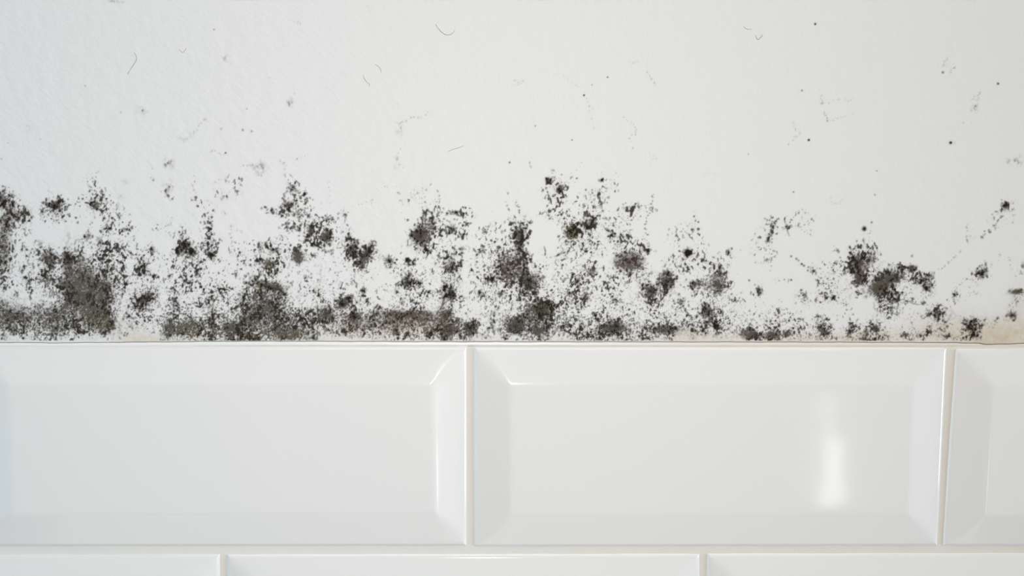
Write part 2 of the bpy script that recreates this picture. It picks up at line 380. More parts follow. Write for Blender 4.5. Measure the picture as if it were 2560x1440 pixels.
# colonies: x, y, radius, density, core, squash
for a in [
    (138, 516, 27, .65, .85, .9), (9, 500, 24, .5, .7, 1.3), (31, 488, 10, .4, .6, .8), (32, 513, 12, .5, .8, 1.2), (237, 512, 20, .6, .9, .9),
    (268, 571, 15, .5, .7, .8), (318, 573, 13, .6, .8, .7), (221, 591, 14, .5, .6, 1.0), (250, 607, 15, .5, .7, 1.1), (121, 646, 30, .3, .05, 1), (100, 611, 11, .4, .4, 1.1),
    (167, 651, 20, .4, .3, 1.6), (110, 693, 22, .45, .3, 1), (132, 700, 16, .4, .4, 1), (64, 694, 9, .5, .6, .8), (72, 706, 9, .5, .5, 1),
    (459, 607, 22, .65, .7, 1.2), (446, 628, 16, .6, .6, .8), (480, 632, 14, .7, .7, .8), (470, 612, 13, .6, .6, 1.1),
    (529, 638, 15, .7, 1.0, .7), (380, 625, 11, .7, .8, 1.0), (361, 669, 22, .6, .4, 1.15), (382, 690, 6, .5, .7, .9), (424, 691, 7, .5, .6, 1.3),
    (371, 737, 18, .5, .5, .9), (355, 752, 22, .5, .3, .9), (434, 747, 10, .5, .5, .9), (437, 760, 20, .35, .1, 1.3),
    (732, 468, 17, .7, .9, 1), (764, 483, 6, .5, .8, .8), (723, 513, 20, .75, .7, .8), (745, 530, 8, .5, .8, 1), (748, 570, 7, .4, .8, 1.2), (719, 559, 7, .5, .8, 1),
    (821, 548, 14, .7, .8, .9), (779, 575, 15, .7, .6, 1.2), (817, 590, 20, .8, .55, 1.1), (786, 610, 12, .6, .6, .8), (773, 541, 6, .5, .7, 1),
    (681, 625, 18, .6, .9, .7), (651, 621, 9, .5, .6, 1.2), (672, 660, 24, .55, .3, .8), (647, 652, 10, .5, .6, 1.2), (745, 641, 24, .5, .05, 1.0), (747, 650, 10, .4, .2, 1.8),
    (783, 639, 8, .6, .7, .9), (826, 628, 9, .4, .3, .8), (860, 536, 6, .3, .35, 1.2), (873, 593, 6, .4, .7, 1.8), (880, 622, 24, .7, .4, 1.0), (905, 668, 14, .7, .6, 1.3), (917, 634, 20, .7, .6, 1.1),
    (933, 616, 12, .6, .4, 1.2), (899, 655, 14, .6, .5, 1), (972, 651, 20, .6, .95, .85), (765, 694, 9, .4, .3, .8), (911, 727, 10, .6, 1.0, 1.2), (857, 759, 19, .8, 1.25, .7), (870, 744, 14, .6, .6, .8),
    (884, 791, 17, .8, 1.2, .85), (816, 784, 22, .5, .5, .8), (805, 801, 8, .4, .7, 1),
    (1050, 590, 36, .65, .7, .85), (1070, 629, 12, .7, .9, .9), (1132, 531, 17, .8, .9, .42), (1132, 575, 16, .55, .35, 1.1), (1134, 620, 6, .7, .9, .9), (1153, 622, 12, .7, .8, .7),
    (1018, 649, 8, .6, .8, .9), (1034, 659, 10, .7, .8, .7), (1018, 706, 26, .65, .85, .9), (1048, 707, 16, .6, .5, .8), (993, 728, 10, .5, .5, .8), (1030, 752, 8, .5, .8, .8),
    (1125, 737, 25, .65, .9, .95), (1110, 718, 10, .6, .7, 1), (1128, 665, 24, .4, .3, 1.3), (1175, 820, 24, .75, .95, 1.0), (1126, 829, 24, .6, .75, .9), (1105, 845, 14, .5, .5, .6),
    (992, 832, 13, .5, .55, .8), (1020, 838, 12, .4, .4, .8), (1113, 787, 16, .4, .5, 1), (1028, 783, 14, .4, .5, 1.2), (1075, 831, 14, .4, .5, .6), (1204, 737, 14, .5, .5, .9),
    (1251, 735, 11, .6, .8, 1.2), (1204, 628, 13, .7, .8, .8), (1228, 695, 16, .6, .4, .8), (1290, 815, 26, .7, .6, .8),
    (1297, 584, 22, .65, .3, 1.3), (1297, 620, 18, .6, .4, 1.1), (1325, 705, 27, .8, .65, .85), (1352, 697, 10, .6, .6, .7), (1352, 772, 30, .85, .85, .75), (1372, 765, 14, .7, .5, .8),
    (1374, 452, 13, .6, .5, .8), (1403, 472, 14, .65, .6, 1), (1504, 450, 8, .5, .8, .8), (1428, 583, 25, .7, .5, 1.1), (1470, 563, 26, .55, .2, .8), (1521, 575, 6, .5, .6, 1.5), (1531, 588, 12, .5, .6, .8),
    (1560, 593, 6, .4, .5, 1), (1478, 681, 16, .4, .15, .8), (1443, 700, 14, .6, .5, 1), (1424, 733, 14, .7, .8, .8), (1464, 742, 14, .5, .3, 1), (1541, 753, 13, .65, .6, .9),
    (1543, 815, 20, .6, .95, .7), (1524, 823, 22, .5, .4, .7), (1485, 786, 10, .5, .5, .8), (1345, 827, 26, .4, .2, .9), (1613, 626, 14, .6, .5, .6), (1623, 625, 8, .5, .4, .6),
    (1662, 703, 22, .55, .4, 1.2), (1674, 683, 14, .5, .3, .9), (1624, 727, 22, .55, .6, .9), (1801, 683, 12, .5, .5, 1.8), (1738, 709, 16, .5, .3, .7), (1795, 712, 30, .4, .1, .9),
    (1760, 653, 12, .5, .4, .6), (1821, 631, 10, .4, .5, 1), (1899, 729, 13, .5, .55, 1.1), (1838, 752, 10, .5, .6, .6), (1703, 755, 10, .5, .5, 1.3), (1770, 778, 22, .5, .2, 1), (1742, 790, 8, .5, .7, .6),
    (1789, 812, 10, .5, .3, .8), (1683, 821, 20, .5, .4, .5), (1660, 826, 20, .4, .4, .6), (1650, 818, 12, .5, .6, .6), (1919, 602, 9, .5, .75, .9), (1917, 649, 7, .5, .7, .8),
    (1965, 567, 8, .5, .8, .9), (1933, 565, 7, .5, .6, 1.4), (1925, 587, 8, .6, .6, 1.4), (2032, 677, 8, .6, .7, 1.2), (2112, 680, 10, .5, .6, .8), (2014, 739, 9, .5, .8, 1.2), (2004, 725, 5, .4, .9, .7), (2081, 746, 8, .5, .9, .8), (2064, 743, 7, .5, .7, .9),
    (2149, 697, 22, .6, .6, 1.1), (2143, 655, 28, .5, .25, 1.1), (2180, 640, 22, .35, .1, 1.2), (2147, 734, 6, .4, .8, 1), (2196, 718, 26, .5, .3, .7), (2225, 700, 30, .5, .3, .7), (2279, 666, 14, .6, .6, .7), (2247, 662, 8, .5, .7, .5),
    (2305, 702, 14, .55, .5, 1), (2322, 690, 14, .55, .5, 1), (2317, 722, 13, .6, .8, .6), (2288, 700, 9, .5, .7, 1), (2268, 753, 8, .5, .6, .7), (2308, 758, 9, .5, .8, .8), (2344, 783, 15, .6, .8, .8), (2320, 786, 9, .6, .8, .7),
    (2388, 738, 8, .6, .8, 1.3), (2455, 684, 18, .42, .9, 1.1), (2515, 516, 13, .38, .75, 1.1), (2543, 729, 20, .3, .5, .45), (2531, 788, 16, .4, .65, .7), (2045, 791, 7, .5, .6, 1), (2050, 820, 13, .7, .7, 1.1), (2066, 834, 12, .7, .6, .8),
    (2122, 831, 10, .6, .7, 1.6), (2189, 822, 15, .7, .85, .9), (2164, 829, 10, .7, .75, .7), (2160, 847, 16, .6, .4, .4), (2000, 797, 8, .5, .6, .6), (1935, 838, 20, .5, .4, .8), (1968, 833, 14, .4, .3, .9),
    (2263, 838, 13, .55, .7, .7), (2325, 830, 9, .55, .7, .7), (2300, 838, 10, .45, .5, .8), (2368, 840, 14, .4, .5, .5), (2430, 803, 20, .5, .4, .5), (2425, 820, 20, .5, .5, .7), (2437, 838, 15, .5, .5, .6), (2280, 640, 5, .2, .2, 1),
    (2558, 664, 6, .4, .6, 1.4), (1720, 632, 13, .12, .3, 1)]:
    star(a[0], a[1], a[2], a[3], a[4], a[5])

# soft grey film (x, y, rx, ry, amount, angle)
for a in [
    (192, 712, 36, 60, .30, 0), (228, 738, 55, 45, .34, 20), (265, 715, 30, 40, .2, 0), (205, 660, 18, 40, .22, 0), (170, 660, 12, 50, .3, 0), (235, 795, 30, 22, .28, 0), (268, 815, 22, 16, .35, 0),
    (121, 646, 24, 20, .3, 0), (12, 580, 18, 60, .35, 0), (10, 650, 12, 40, .25, 0), (12, 790, 40, 45, .3, 0), (70, 785, 40, 25, .15, 0), (135, 800, 30, 40, .25, 0), (45, 540, 30, 16, .25, -20), (140, 512, 16, 9, .35, -10),
    (420, 822, 14, 26, .45, 0), (468, 822, 30, 22, .42, 0), (530, 800, 14, 45, .25, 0), (572, 822, 22, 22, .4, 0), (360, 752, 28, 16, .2, -30), (620, 800, 30, 40, .2, 0), (460, 625, 24, 14, .2, 0),
    (660, 745, 50, 40, .22, 30), (690, 790, 60, 50, .2, 0), (730, 836, 55, 16, .32, 0), (665, 712, 36, 8, .4, 8), (700, 724, 18, 8, .4, 35), (745, 641, 19, 18, .38, 0, 2.5), (672, 660, 16, 14, .3, 0), (800, 710, 14, 30, .12, 0),
    (815, 785, 28, 18, .35, 0), (880, 625, 14, 20, .35, -20), (915, 640, 12, 20, .35, 20), (857, 760, 20, 16, .3, -20), (885, 800, 24, 26, .3, 0), (776, 576, 8, 12, .4, 0), (818, 590, 12, 16, .4, 0), (723, 512, 14, 9, .3, 0),
    (1052, 588, 22, 18, .4, 0), (1070, 560, 24, 30, .22, 0), (1055, 605, 14, 20, .2, 0), (1128, 665, 20, 30, .15, 0), (1040, 785, 80, 10, .3, 2), (960, 790, 50, 26, .15, 0), (1060, 800, 50, 18, .2, 0), (1110, 790, 22, 30, .25, 0), (1125, 828, 20, 16, .3, 0),
    (1175, 822, 16, 16, .3, 0), (1018, 705, 14, 14, .3, 0), (1126, 740, 14, 14, .3, 0), (1000, 812, 70, 26, .12, 0), (1262, 660, 24, 30, .4, 10), (1300, 585, 16, 26, .28, 0), (1300, 660, 20, 36, .3, 0), (1275, 700, 14, 20, .25, 0), (1322, 702, 24, 18, .42, 20),
    (1352, 770, 34, 18, .5, 0), (1320, 800, 60, 20, .15, 0), (1290, 812, 22, 16, .45, 0), (1350, 828, 28, 18, .22, 0), (1428, 584, 14, 16, .32, 0), (1462, 560, 26, 14, .16, -20), (1374, 452, 10, 7, .3, 30), (1402, 470, 9, 9, .4, 0), (1573, 652, 42, 26, .44, 0, 3), (1556, 666, 24, 16, .12, 0, 2),
    (1540, 818, 32, 16, .34, 0), (1478, 678, 14, 9, .25, 0), (1464, 742, 8, 14, .25, 0), (1667, 700, 14, 24, .38, -25), (1628, 727, 18, 16, .3, 0), (1798, 705, 14, 24, .3, 0), (1772, 712, 26, 14, .28, 0), (1738, 710, 16, 8, .3, 0), (1770, 782, 16, 20, .3, 0), (1785, 805, 22, 14, .14, 0),
    (1668, 825, 40, 10, .3, 0), (1700, 760, 10, 18, .15, 0), (1870, 834, 20, 15, .42, 0, 2.5), (1900, 838, 30, 10, .16, 0), (1935, 838, 18, 10, .25, 0), (1970, 832, 26, 10, .14, 0), (1624, 720, 40, 30, .08, 0),
    (2148, 660, 20, 26, .36, 0), (2150, 700, 12, 18, .25, 0), (2178, 655, 20, 18, .16, 0), (2212, 700, 34, 17, .55, -28), (2190, 724, 22, 14, .4, -20), (2245, 690, 26, 16, .2, 0), (2280, 672, 12, 8, .4, 0), (2200, 750, 20, 20, .18, 0), (2225, 775, 16, 12, .2, 0), (2316, 705, 18, 18, .16, 0),
    (2188, 822, 9, 9, .4, 0), (2056, 826, 14, 16, .3, 30), (2160, 838, 14, 10, .25, 0), (2541, 730, 20, 6, .4, -8), (2540, 745, 20, 16, .1, 0), (2531, 788, 14, 10, .3, 0), (2455, 685, 10, 16, .25, 15), (2515, 516, 8, 8, .3, 0), (2432, 815, 24, 16, .14, 0), (2360, 800, 30, 30, .07, 0),
    (2160, 572, 5, 5, .25, 0), (1900, 728, 7, 10, .2, 0), (1131, 572, 8, 12, .25, 0), (973, 651, 8, 8, .3, 0), (330, 820, 14, 10, .06, 0),
    (1000, 812, 170, 34, .10, 0, 2), (1500, 822, 260, 26, .07, 0, 2), (1800, 828, 200, 20, .06, 0, 2), (760, 815, 120, 34, .08, 0, 2), (150, 800, 170, 46, .10, 0, 2), (1240, 810, 60, 40, .08, 0, 2),
    # faint smudges up the wall
    (355, 275, 12, 16, .10, 0), (420, 408, 12, 12, .18, 0), (563, 150, 12, 12, .05, 0), (725, 258, 8, 9, .12, 0), (995, 325, 12, 16, .07, 0), (650, 420, 16, 14, .08, 0), (2377, 357, 7, 6, .3, 0), (2535, 400, 16, 14, .12, 0), (1775, 435, 18, 4, .06, 0), (2440, 262, 12, 16, .05, 0),
    (2367, 170, 12, 12, .05, 0), (470, 345, 22, 14, .05, -30), (555, 315, 8, 10, .08, 0), (315, 455, 12, 8, .10, 0), (295, 515, 4, 10, .22, 0), (297, 505, 8, 16, .08, 0), (420, 470, 14, 22, .07, 0), (560, 495, 14, 5, .12, -10), (70, 320, 14, 12, .04, 0), (285, 5, 20, 6, .08, 0), (990, 400, 8, 20, .04, 0)]:
    blob(SOFT, *a)

# very dark centres and strokes
for x, y, r, a in [(1720, 632, 8.8, 1.6), (857, 761, 8, .9), (886, 793, 6, .9), (2160, 572, 4.2, .8), (2179, 556, 2.4, .7), (2187, 487, 2.2, .55), (2038, 60, 2.8, 1.0), (2495, 209, 3.2, .75), (2377, 357, 3.4, 1.0), (2005, 226, 2.3, .75), (2022, 350, 2.8, .9),
                   (1984, 480, 2.2, .55), (1338, 315, 2.0, .7), (1430, 350, 2.0, .6), (1460, 238, 2.3, .8), (1480, 212, 1.6, .6), (1519, 193, 2.2, .6), (420, 408, 2.8, .75), (356, 276, 2.4, .5), (213, 215, 2.0, .4), (535, 74, 2.0, .45), (302, 281, 2.4, .35),
                   (564, 382, 2.3, .75), (1274, 406, 2.4, .8), (1735, 541, 2.4, .75), (1746, 555, 2.6, .7), (1730, 574, 3.4, .8), (1746, 573, 3.6, .75), (1670, 587, 2.5, .6), (1873, 701, 2.5, .7), (1887, 712, 2.2, .7), (1829, 735, 2.6, .8), (4, 397, 2.4, .35), (2386, 170, 2.0, .5), (2357, 181, 3.2, .5),
                   (2068, 302, 2.4, .6), (2056, 259, 2.2, .4), (1871, 385, 2.0, .3), (2192, 427, 2.0, .35), (20, 357, 1.8, .3), (101, 348, 1.8, .35), (607, 325, 3.2, .4), (629, 328, 3.2, .35), (617, 272, 2.2, .35), (553, 322, 3.2, .3), (1978, 700, 2.6, .7), (1961, 699, 2, .6),
                   (1978, 641, 2.6, .6), (1991, 647, 3, .8), (1996, 651, 2.6, .7), (2004, 660, 2.8, .75), (2010, 664, 2.8, .75), (2021, 668, 2.4, .7), (2538, 402, 3, .4)]:
    dot(x, y, r, a)
for x, y, r in [(1720, 632, 17), (857, 760, 0), (2377, 357, 0)]:
    if r: scatter(x, y, r, r, 40, 1.3, .5)
# twigs
for pts, w, a in [
    ([(1963, 543), (1961, 550), (1964, 560), (1966, 570), (1971, 583), (1974, 590)], 1.5, .85), ([(785, 550), (789, 559), (798, 561), (808, 553), (820, 549)], 1.3, .8), ([(0, 516), (12, 503), (24, 499)], 3, .7), ([(5, 484), (10, 494)], 2.4, .7), ([(111, 507), (118, 514), (128, 518), (138, 520)], 2.4, .8),
    ([(138, 520), (146, 508), (142, 496), (150, 490)], 2.2, .7), ([(221, 575), (221, 590), (208, 598), (190, 600), (186, 612)], 1.8, .6), ([(0, 548), (18, 552), (10, 580)], 3, .6), ([(676, 600), (678, 612), (681, 622)], 1.3, .7), ([(655, 712), (680, 722), (700, 724), (712, 737)], 3.4, .85),
    ([(1798, 670), (1797, 662), (1800, 655)], 1.5, .7), ([(1700, 748), (1712, 775), (1725, 790), (1732, 800)], 2, .6), ([(1558, 521), (1570, 518), (1582, 516), (1592, 508)], 2.6, .45), ([(1361, 617), (1364, 630), (1361, 640)], 1.8, .6), ([(1392, 640), (1402, 635), (1414, 630)], 2.2, .6), ([(1378, 700), (1388, 686)], 1.4, .5),
    ([(2122, 806), (2123, 818), (2122, 835)], 1.8, .8), ([(2255, 758), (2267, 752), (2280, 758), (2300, 762), (2309, 756)], 1.5, .55), ([(2313, 700), (2322, 715), (2330, 718)], 1.8, .6), ([(2305, 715), (2316, 722), (2326, 707), (2331, 695)], 1.8, .65), ([(1575, 812), (1577, 830), (1575, 840)], 1.2, .7),
    ([(1385, 800), (1400, 790), (1415, 783)], 1.6, .6), ([(528, 790), (534, 765), (532, 745)], 2, .5), ([(534, 730), (550, 722), (575, 726)], 1.6, .6), ([(594, 735), (604, 740), (612, 742)], 3, .6), ([(612, 706), (622, 712), (632, 714)], 3.4, .6), ([(2541, 745), (2540, 758), (2542, 768)], 1.5, .5),
    ([(2250, 665), (2262, 667), (2275, 672)], 2, .5), ([(2320, 775), (2333, 788), (2352, 790)], 1.8, .6), ([(0, 553), (4, 558)], 2.4, .6), ([(310, 710), (318, 714), (312, 712)], 1.5, .8), ([(296, 706), (304, 712), (318, 710)], 1.4, .7)]:
    ray(pts, w, a)
# strings of specks
for c in [
    ([(655, 517), (676, 525), (700, 535), (712, 530)], 7, 2.8, .8), ([(709, 490), (712, 520), (722, 560), (715, 580)], 8, 2.6, .75), ([(744, 495), (746, 530), (748, 575), (749, 620)], 6, 2.8, .85), ([(764, 482), (765, 510), (764, 525), (775, 545)], 7, 2.4, .75), ([(734, 470), (748, 478), (745, 492), (735, 492)], 6, 2.3, .8), ([(732, 470), (722, 478), (710, 485)], 5, 2.2, .7),
    ([(824, 455), (825, 545)], 11, 1.5, .4), ([(858, 520), (862, 550), (872, 570), (873, 600)], 5, 1.6, .6), ([(873, 517), (885, 512), (917, 507), (930, 500)], 9, 1.6, .5), ([(959, 460), (972, 472)], 4, 1.3, .45), ([(996, 478), (1004, 505), (1007, 530)], 5, 1.7, .55), ([(1025, 485), (1045, 483), (1060, 473), (1078, 463)], 5, 1.8, .5), ([(1094, 475), (1100, 495), (1098, 515), (1104, 530)], 6, 2.2, .6),
    ([(1150, 540), (1165, 535), (1165, 565), (1160, 585), (1150, 595)], 7, 2.2, .6), ([(1215, 560), (1210, 585), (1200, 600)], 6, 2.6, .65), ([(1228, 560), (1222, 580)], 6, 2.4, .65), ([(1270, 485), (1262, 505), (1275, 525), (1274, 555)], 9, 2.2, .55), ([(1192, 620), (1190, 680)], 8, 2, .6), ([(1109, 590), (1109, 640)], 8, 1.8, .5),
    ([(1290, 505), (1296, 525)], 5, 2, .5), ([(1632, 485), (1630, 515), (1622, 535), (1613, 558), (1617, 600), (1620, 615)], 6, 2.1, .7), ([(1600, 517), (1625, 519)], 8, 2.3, .6), ([(1592, 503), (1612, 518)], 8, 1.5, .5), ([(1590, 530), (1578, 560), (1570, 590)], 7, 2, .5), ([(1700, 570), (1705, 590), (1692, 610)], 8, 2, .5), ([(1705, 560), (1745, 555)], 7, 1.6, .4),
    ([(1945, 545), (1930, 565), (1922, 590), (1921, 612)], 5, 2.6, .7), ([(1925, 622), (1944, 632), (1925, 645), (1928, 658)], 6, 1.7, .6), ([(1972, 565), (1995, 565), (2012, 578), (2030, 590)], 7, 2, .5), ([(1970, 535), (2000, 527), (2035, 540)], 9, 1.6, .35), ([(2026, 670), (2040, 685), (2050, 700)], 6, 2.6, .7), ([(2085, 615), (2098, 628), (2100, 645), (2085, 660)], 6, 2.3, .6),
    ([(2124, 620), (2130, 640), (2122, 660)], 5, 2.8, .7), ([(2160, 600), (2152, 620), (2145, 640)], 6, 2.6, .6), ([(2182, 568), (2172, 585), (2170, 600)], 7, 1.8, .5), ([(2158, 580), (2160, 600)], 7, 1.4, .3), ([(2506, 493), (2507, 515), (2500, 545), (2488, 560)], 6, 1.9, .5), ([(2522, 525), (2530, 540), (2532, 558)], 6, 2, .5), ([(2488, 562), (2470, 575), (2455, 592), (2448, 605)], 7, 2.2, .35), ([(2415, 560), (2420, 590), (2435, 590)], 7, 2.2, .3),
    ([(2405, 620), (2390, 640), (2375, 655), (2350, 675), (2330, 675)], 7, 1.9, .45), ([(2420, 685), (2432, 697), (2400, 710)], 6, 2.2, .5), ([(2420, 730), (2450, 735)], 7, 2, .35), ([(2386, 725), (2388, 745), (2385, 760), (2370, 770)], 5, 2.4, .6), ([(2525, 650), (2530, 670), (2540, 690)], 6, 1.9, .35), ([(2500, 635), (2497, 655)], 5, 1.6, .35), ([(2558, 655), (2553, 685)], 5, 2.2, .5),
    ([(2440, 803), (2470, 797), (2500, 793), (2520, 785)], 6, 2.3, .5), ([(2540, 750), (2520, 765)], 5, 1.8, .5), ([(1944, 790), (1950, 775), (1968, 775), (1975, 788)], 4, 2, .6), ([(1930, 800), (1945, 812)], 4, 1.8, .5), ([(2003, 725), (2010, 740), (2025, 755)], 6, 2.2, .5), ([(523, 382), (535, 378), (550, 386), (570, 388)], 6, 1.4, .5), ([(459, 352), (485, 330), (515, 295)], 5, 1.8, .28), ([(456, 335), (468, 345), (455, 358)], 5, 1.8, .3),
    ([(740, 222), (730, 245), (722, 265)], 5, 1.5, .28), ([(1000, 300), (1003, 330)], 4, 2, .42), ([(1005, 308), (1030, 295), (1050, 292), (1070, 283)], 4, 1.7, .32), ([(998, 258), (1002, 275)], 5, 1.3, .3), ([(998, 370), (996, 410), (1006, 420)], 6, 1.8, .35), ([(700, 400), (715, 415)], 4, 1.5, .3), ([(746, 395), (760, 388)], 4, 1.7, .5), ([(713, 408), (714, 440), (716, 455)], 5, 1.6, .4),
    ([(1395, 180), (1430, 205), (1455, 230)], 5, 1.3, .26), ([(1462, 240), (1475, 265), (1478, 300), (1485, 320)], 6, 1.6, .4), ([(1570, 160), (1597, 152)], 3, 1.2, .3), ([(1619, 180), (1630, 200), (1640, 215)], 5, 1.6, .45), ([(1560, 295), (1585, 310), (1592, 325), (1575, 345)], 6, 1.7, .45), ([(1575, 350), (1583, 375)], 6, 1.5, .35), ([(1325, 405), (1326, 418)], 4, 1.8, .45), ([(1380, 425), (1388, 450)], 5, 2, .6), ([(1455, 405), (1440, 430)], 5, 1.5, .4),
    ([(1625, 380), (1640, 395), (1622, 410)], 6, 1.6, .35), ([(1900, 92), (1907, 86)], 2, 1, .3), ([(1983, 307), (1990, 325), (2000, 330), (1985, 345), (1970, 365)], 4, 1.6, .4), ([(2050, 225), (2055, 260), (2060, 280), (2067, 300)], 7, 1.7, .35), ([(2075, 255), (2100, 248), (2135, 250)], 6, 1.7, .35), ([(2075, 300), (2110, 292), (2130, 282)], 7, 1.5, .28), ([(2355, 180), (2358, 160), (2370, 148), (2386, 165), (2375, 180)], 5, 1.7, .35), ([(2430, 250), (2450, 232), (2442, 262), (2430, 275), (2448, 280)], 4, 1.8, .35), ([(2400, 325), (2408, 308), (2430, 305)], 6, 1.5, .22),
    ([(2515, 395), (2520, 407)], 5, 1.6, .35), ([(2075, 495), (2085, 510), (2100, 510), (2110, 495)], 4, 1.3, .3), ([(735, 48), (750, 62)], 3, 1.5, .35), ([(665, 185), (685, 205)], 4, 1.2, .25), ([(915, 15), (925, 28)], 3, 1.2, .22), ([(270, 2), (310, 4)], 4, 1.8, .3), ([(60, 310), (75, 322)], 3, 1.5, .25), ([(1285, 200), (1305, 205), (1290, 215)], 4, 1.4, .3), ([(248, 420), (240, 440), (225, 450)], 7, 1.8, .35), ([(575, 455), (585, 470), (595, 495)], 6, 1.8, .35), ([(600, 415), (620, 412), (655, 415)], 5, 1.8, .4), ([(655, 410), (662, 425), (648, 440)], 5, 1.9, .35),
    ([(378, 405), (382, 430)], 6, 1.3, .3), ([(215, 440), (222, 460), (228, 485)], 6, 2, .6), ([(262, 495), (265, 515), (262, 540)], 6, 2.4, .65), ([(485, 440), (487, 500), (492, 515)], 8, 1.9, .5), ([(539, 490), (540, 505)], 5, 1.7, .5), ([(535, 530), (528, 545), (530, 600), (527, 630)], 4, 2.6, .6), ([(510, 545), (528, 540)], 4, 2, .6), ([(555, 530), (568, 535)], 4, 1.4, .5), ([(578, 560), (580, 600), (578, 640)], 7, 2, .45), ([(430, 540), (428, 560)], 4, 2.2, .5), ([(392, 573), (402, 572), (425, 560)], 6, 1.7, .5)]:
    chain(c[0], c[1], c[2], c[3])

# olive, purple and tan tints of the growth
for F, lst in ((OLIVE, [(240, 800, 40, 24, .8), (140, 815, 40, 30, .3), (470, 820, 60, 24, .6), (40, 790, 50, 40, .2), (660, 715, 40, 14, .7), (672, 662, 20, 16, .6), (740, 836, 70, 16, .5), (1430, 583, 26, 24, .9), (1470, 560, 30, 20, .6), (1570, 515, 30, 9, 1), (1478, 676, 18, 12, 1), (1540, 590, 16, 22, .7),
                        (1355, 775, 40, 24, .4), (1298, 580, 20, 26, .5), (972, 652, 12, 12, .8), (1132, 573, 12, 14, .9), (1900, 728, 14, 16, .9), (1838, 752, 12, 8, .8), (2015, 738, 10, 16, .8), (2220, 712, 26, 12, .7), (2112, 680, 8, 8, .6), (1965, 562, 14, 24, .6), (2542, 732, 24, 14, .8), (2440, 815, 40, 24, .4), (296, 510, 9, 16, 1), (1795, 705, 30, 26, .3), (1730, 632, 20, 20, .5), (125, 520, 8, 8, .2)]),
               (PURPLE, [(1060, 580, 40, 50, .6), (1265, 650, 40, 50, .7), (1573, 655, 44, 30, .7), (1640, 715, 40, 40, .5), (1400, 465, 20, 20, .6), (2150, 670, 50, 60, .4), (2515, 517, 24, 24, 1), (2455, 685, 24, 24, .6), (895, 630, 50, 40, .3), (1870, 834, 20, 14, .5), (15, 560, 30, 80, .4), (820, 580, 40, 40, .2), (1040, 785, 90, 20, .3)]),
               (TAN, [(2377, 357, 12, 12, .8), (355, 276, 20, 20, .7), (563, 150, 16, 16, .6), (315, 456, 14, 10, .6), (1000, 820, 160, 30, .3), (1045, 792, 110, 30, .3), (850, 820, 60, 30, .3), (640, 830, 60, 20, .2)])):
    for a in lst: blob(F, *a)

def flat(n):
    srt = np.sort(n.ravel()[::37]); return np.searchsorted(srt, n.ravel()).reshape(n.shape) / len(srt)
n_dust = rank_noise(.95, 1.15, 9)          # single spores
n_fine = rank_noise(1.15, 1.5, 1)          # finest grain
n_spk = rank_noise(1.9, 2.6, 2)            # specks
n_cl = rank_noise(6.5, 8.5, 3)             # clumps of specks
n_big = rank_noise(16, 20, 4)
low = sstep(600, 820, PY)                  # nearer the tiles the growth is finer grained
D2 = np.clip(D * (1.27 + .14 * low) * (.42 + .92 * n_cl + .3 * (n_big - .5)), 0, 1)
DD = np.clip(1 - (1 - D2 * .86) * (1 - np.clip(EXTRA, 0, 1.3) * (.34 + .36 * n_cl)), 0, .93)
calm = np.clip((SOFT - .28) / .3, 0, 1)      # smooth colonies: film instead of specks
DD *= 1 - .5 * calm
fleck_n = flat((.74 - .3 * low) * n_spk + (.34 + .2 * low) * n_fine)
A_f = np.clip((fleck_n - (1 - DD * .86)) / .26, 0, 1) ** .6 * (.72 + .24 * n_fine) * np.clip(.75 + .3 * DD, 0, 1)
DU = np.clip((.86 + .34 * low) * D + .35 * EXTRA + .6 * SOFT, 0, .9)
A_dust = sstep(0, .5, n_dust - (1 - DU * 1.15)) * (.46 + .34 * DU)
SO = np.clip(SOFT, 0, .8) + .15 * sstep(.4, .85, D)
thin = 1 - sstep(.08, .3, SO)              # faint smudges break up into grain
A_s = np.clip(1.22 * SO * ((.55 + .45 * n_fine + .35 * n_spk) * (1 - thin) + thin * (2.6 * n_spk ** 2.2 * n_cl * 1.6)) * (.7 + .45 * n_cl) * (.78 + .44 * n_big), 0, .8)
A_c = np.clip(CORE * (.55 + .55 * n_spk) + 1.2 * np.clip(CORE - .72, 0, 1), 0, 1.0)
ALPHA = 1 - (1 - A_f) * (1 - A_dust) * (1 - A_s) * (1 - np.clip(A_c, 0, .97))
def blur(F, s):
    return np.fft.irfft2(np.fft.rfft2(F) * np.exp(-.5 * ((KX * s / CS) ** 2 + (KY * s / CS) ** 2)), s=F.shape)
ALPHA = np.clip(.45 * ALPHA + .55 * blur(ALPHA, 1.25), 0, 1)
ALPHA *= sstep(0, 4, 853.5 - PY)
dens = np.clip(1.1 * A_c + .85 * A_f ** 1.3 + .1, 0, 1)              # how black the growth is

# colours of the growth (linear)
grey = np.array([.150, .130, .110]); black = np.array([.022, .019, .015])
ol, pu, ta = (np.clip(F, 0, 1)[..., None] for F in (OLIVE, PURPLE, TAN))
colr = grey * (1 - dens[..., None]) + black * dens[..., None]
colr = colr * (1 + ol * np.array([-.04, .02, -.30]) + pu * np.array([.16, -.02, .05]) + ta * np.array([.34, .16, -.12]))
colr = np.clip(colr, .004, 1)

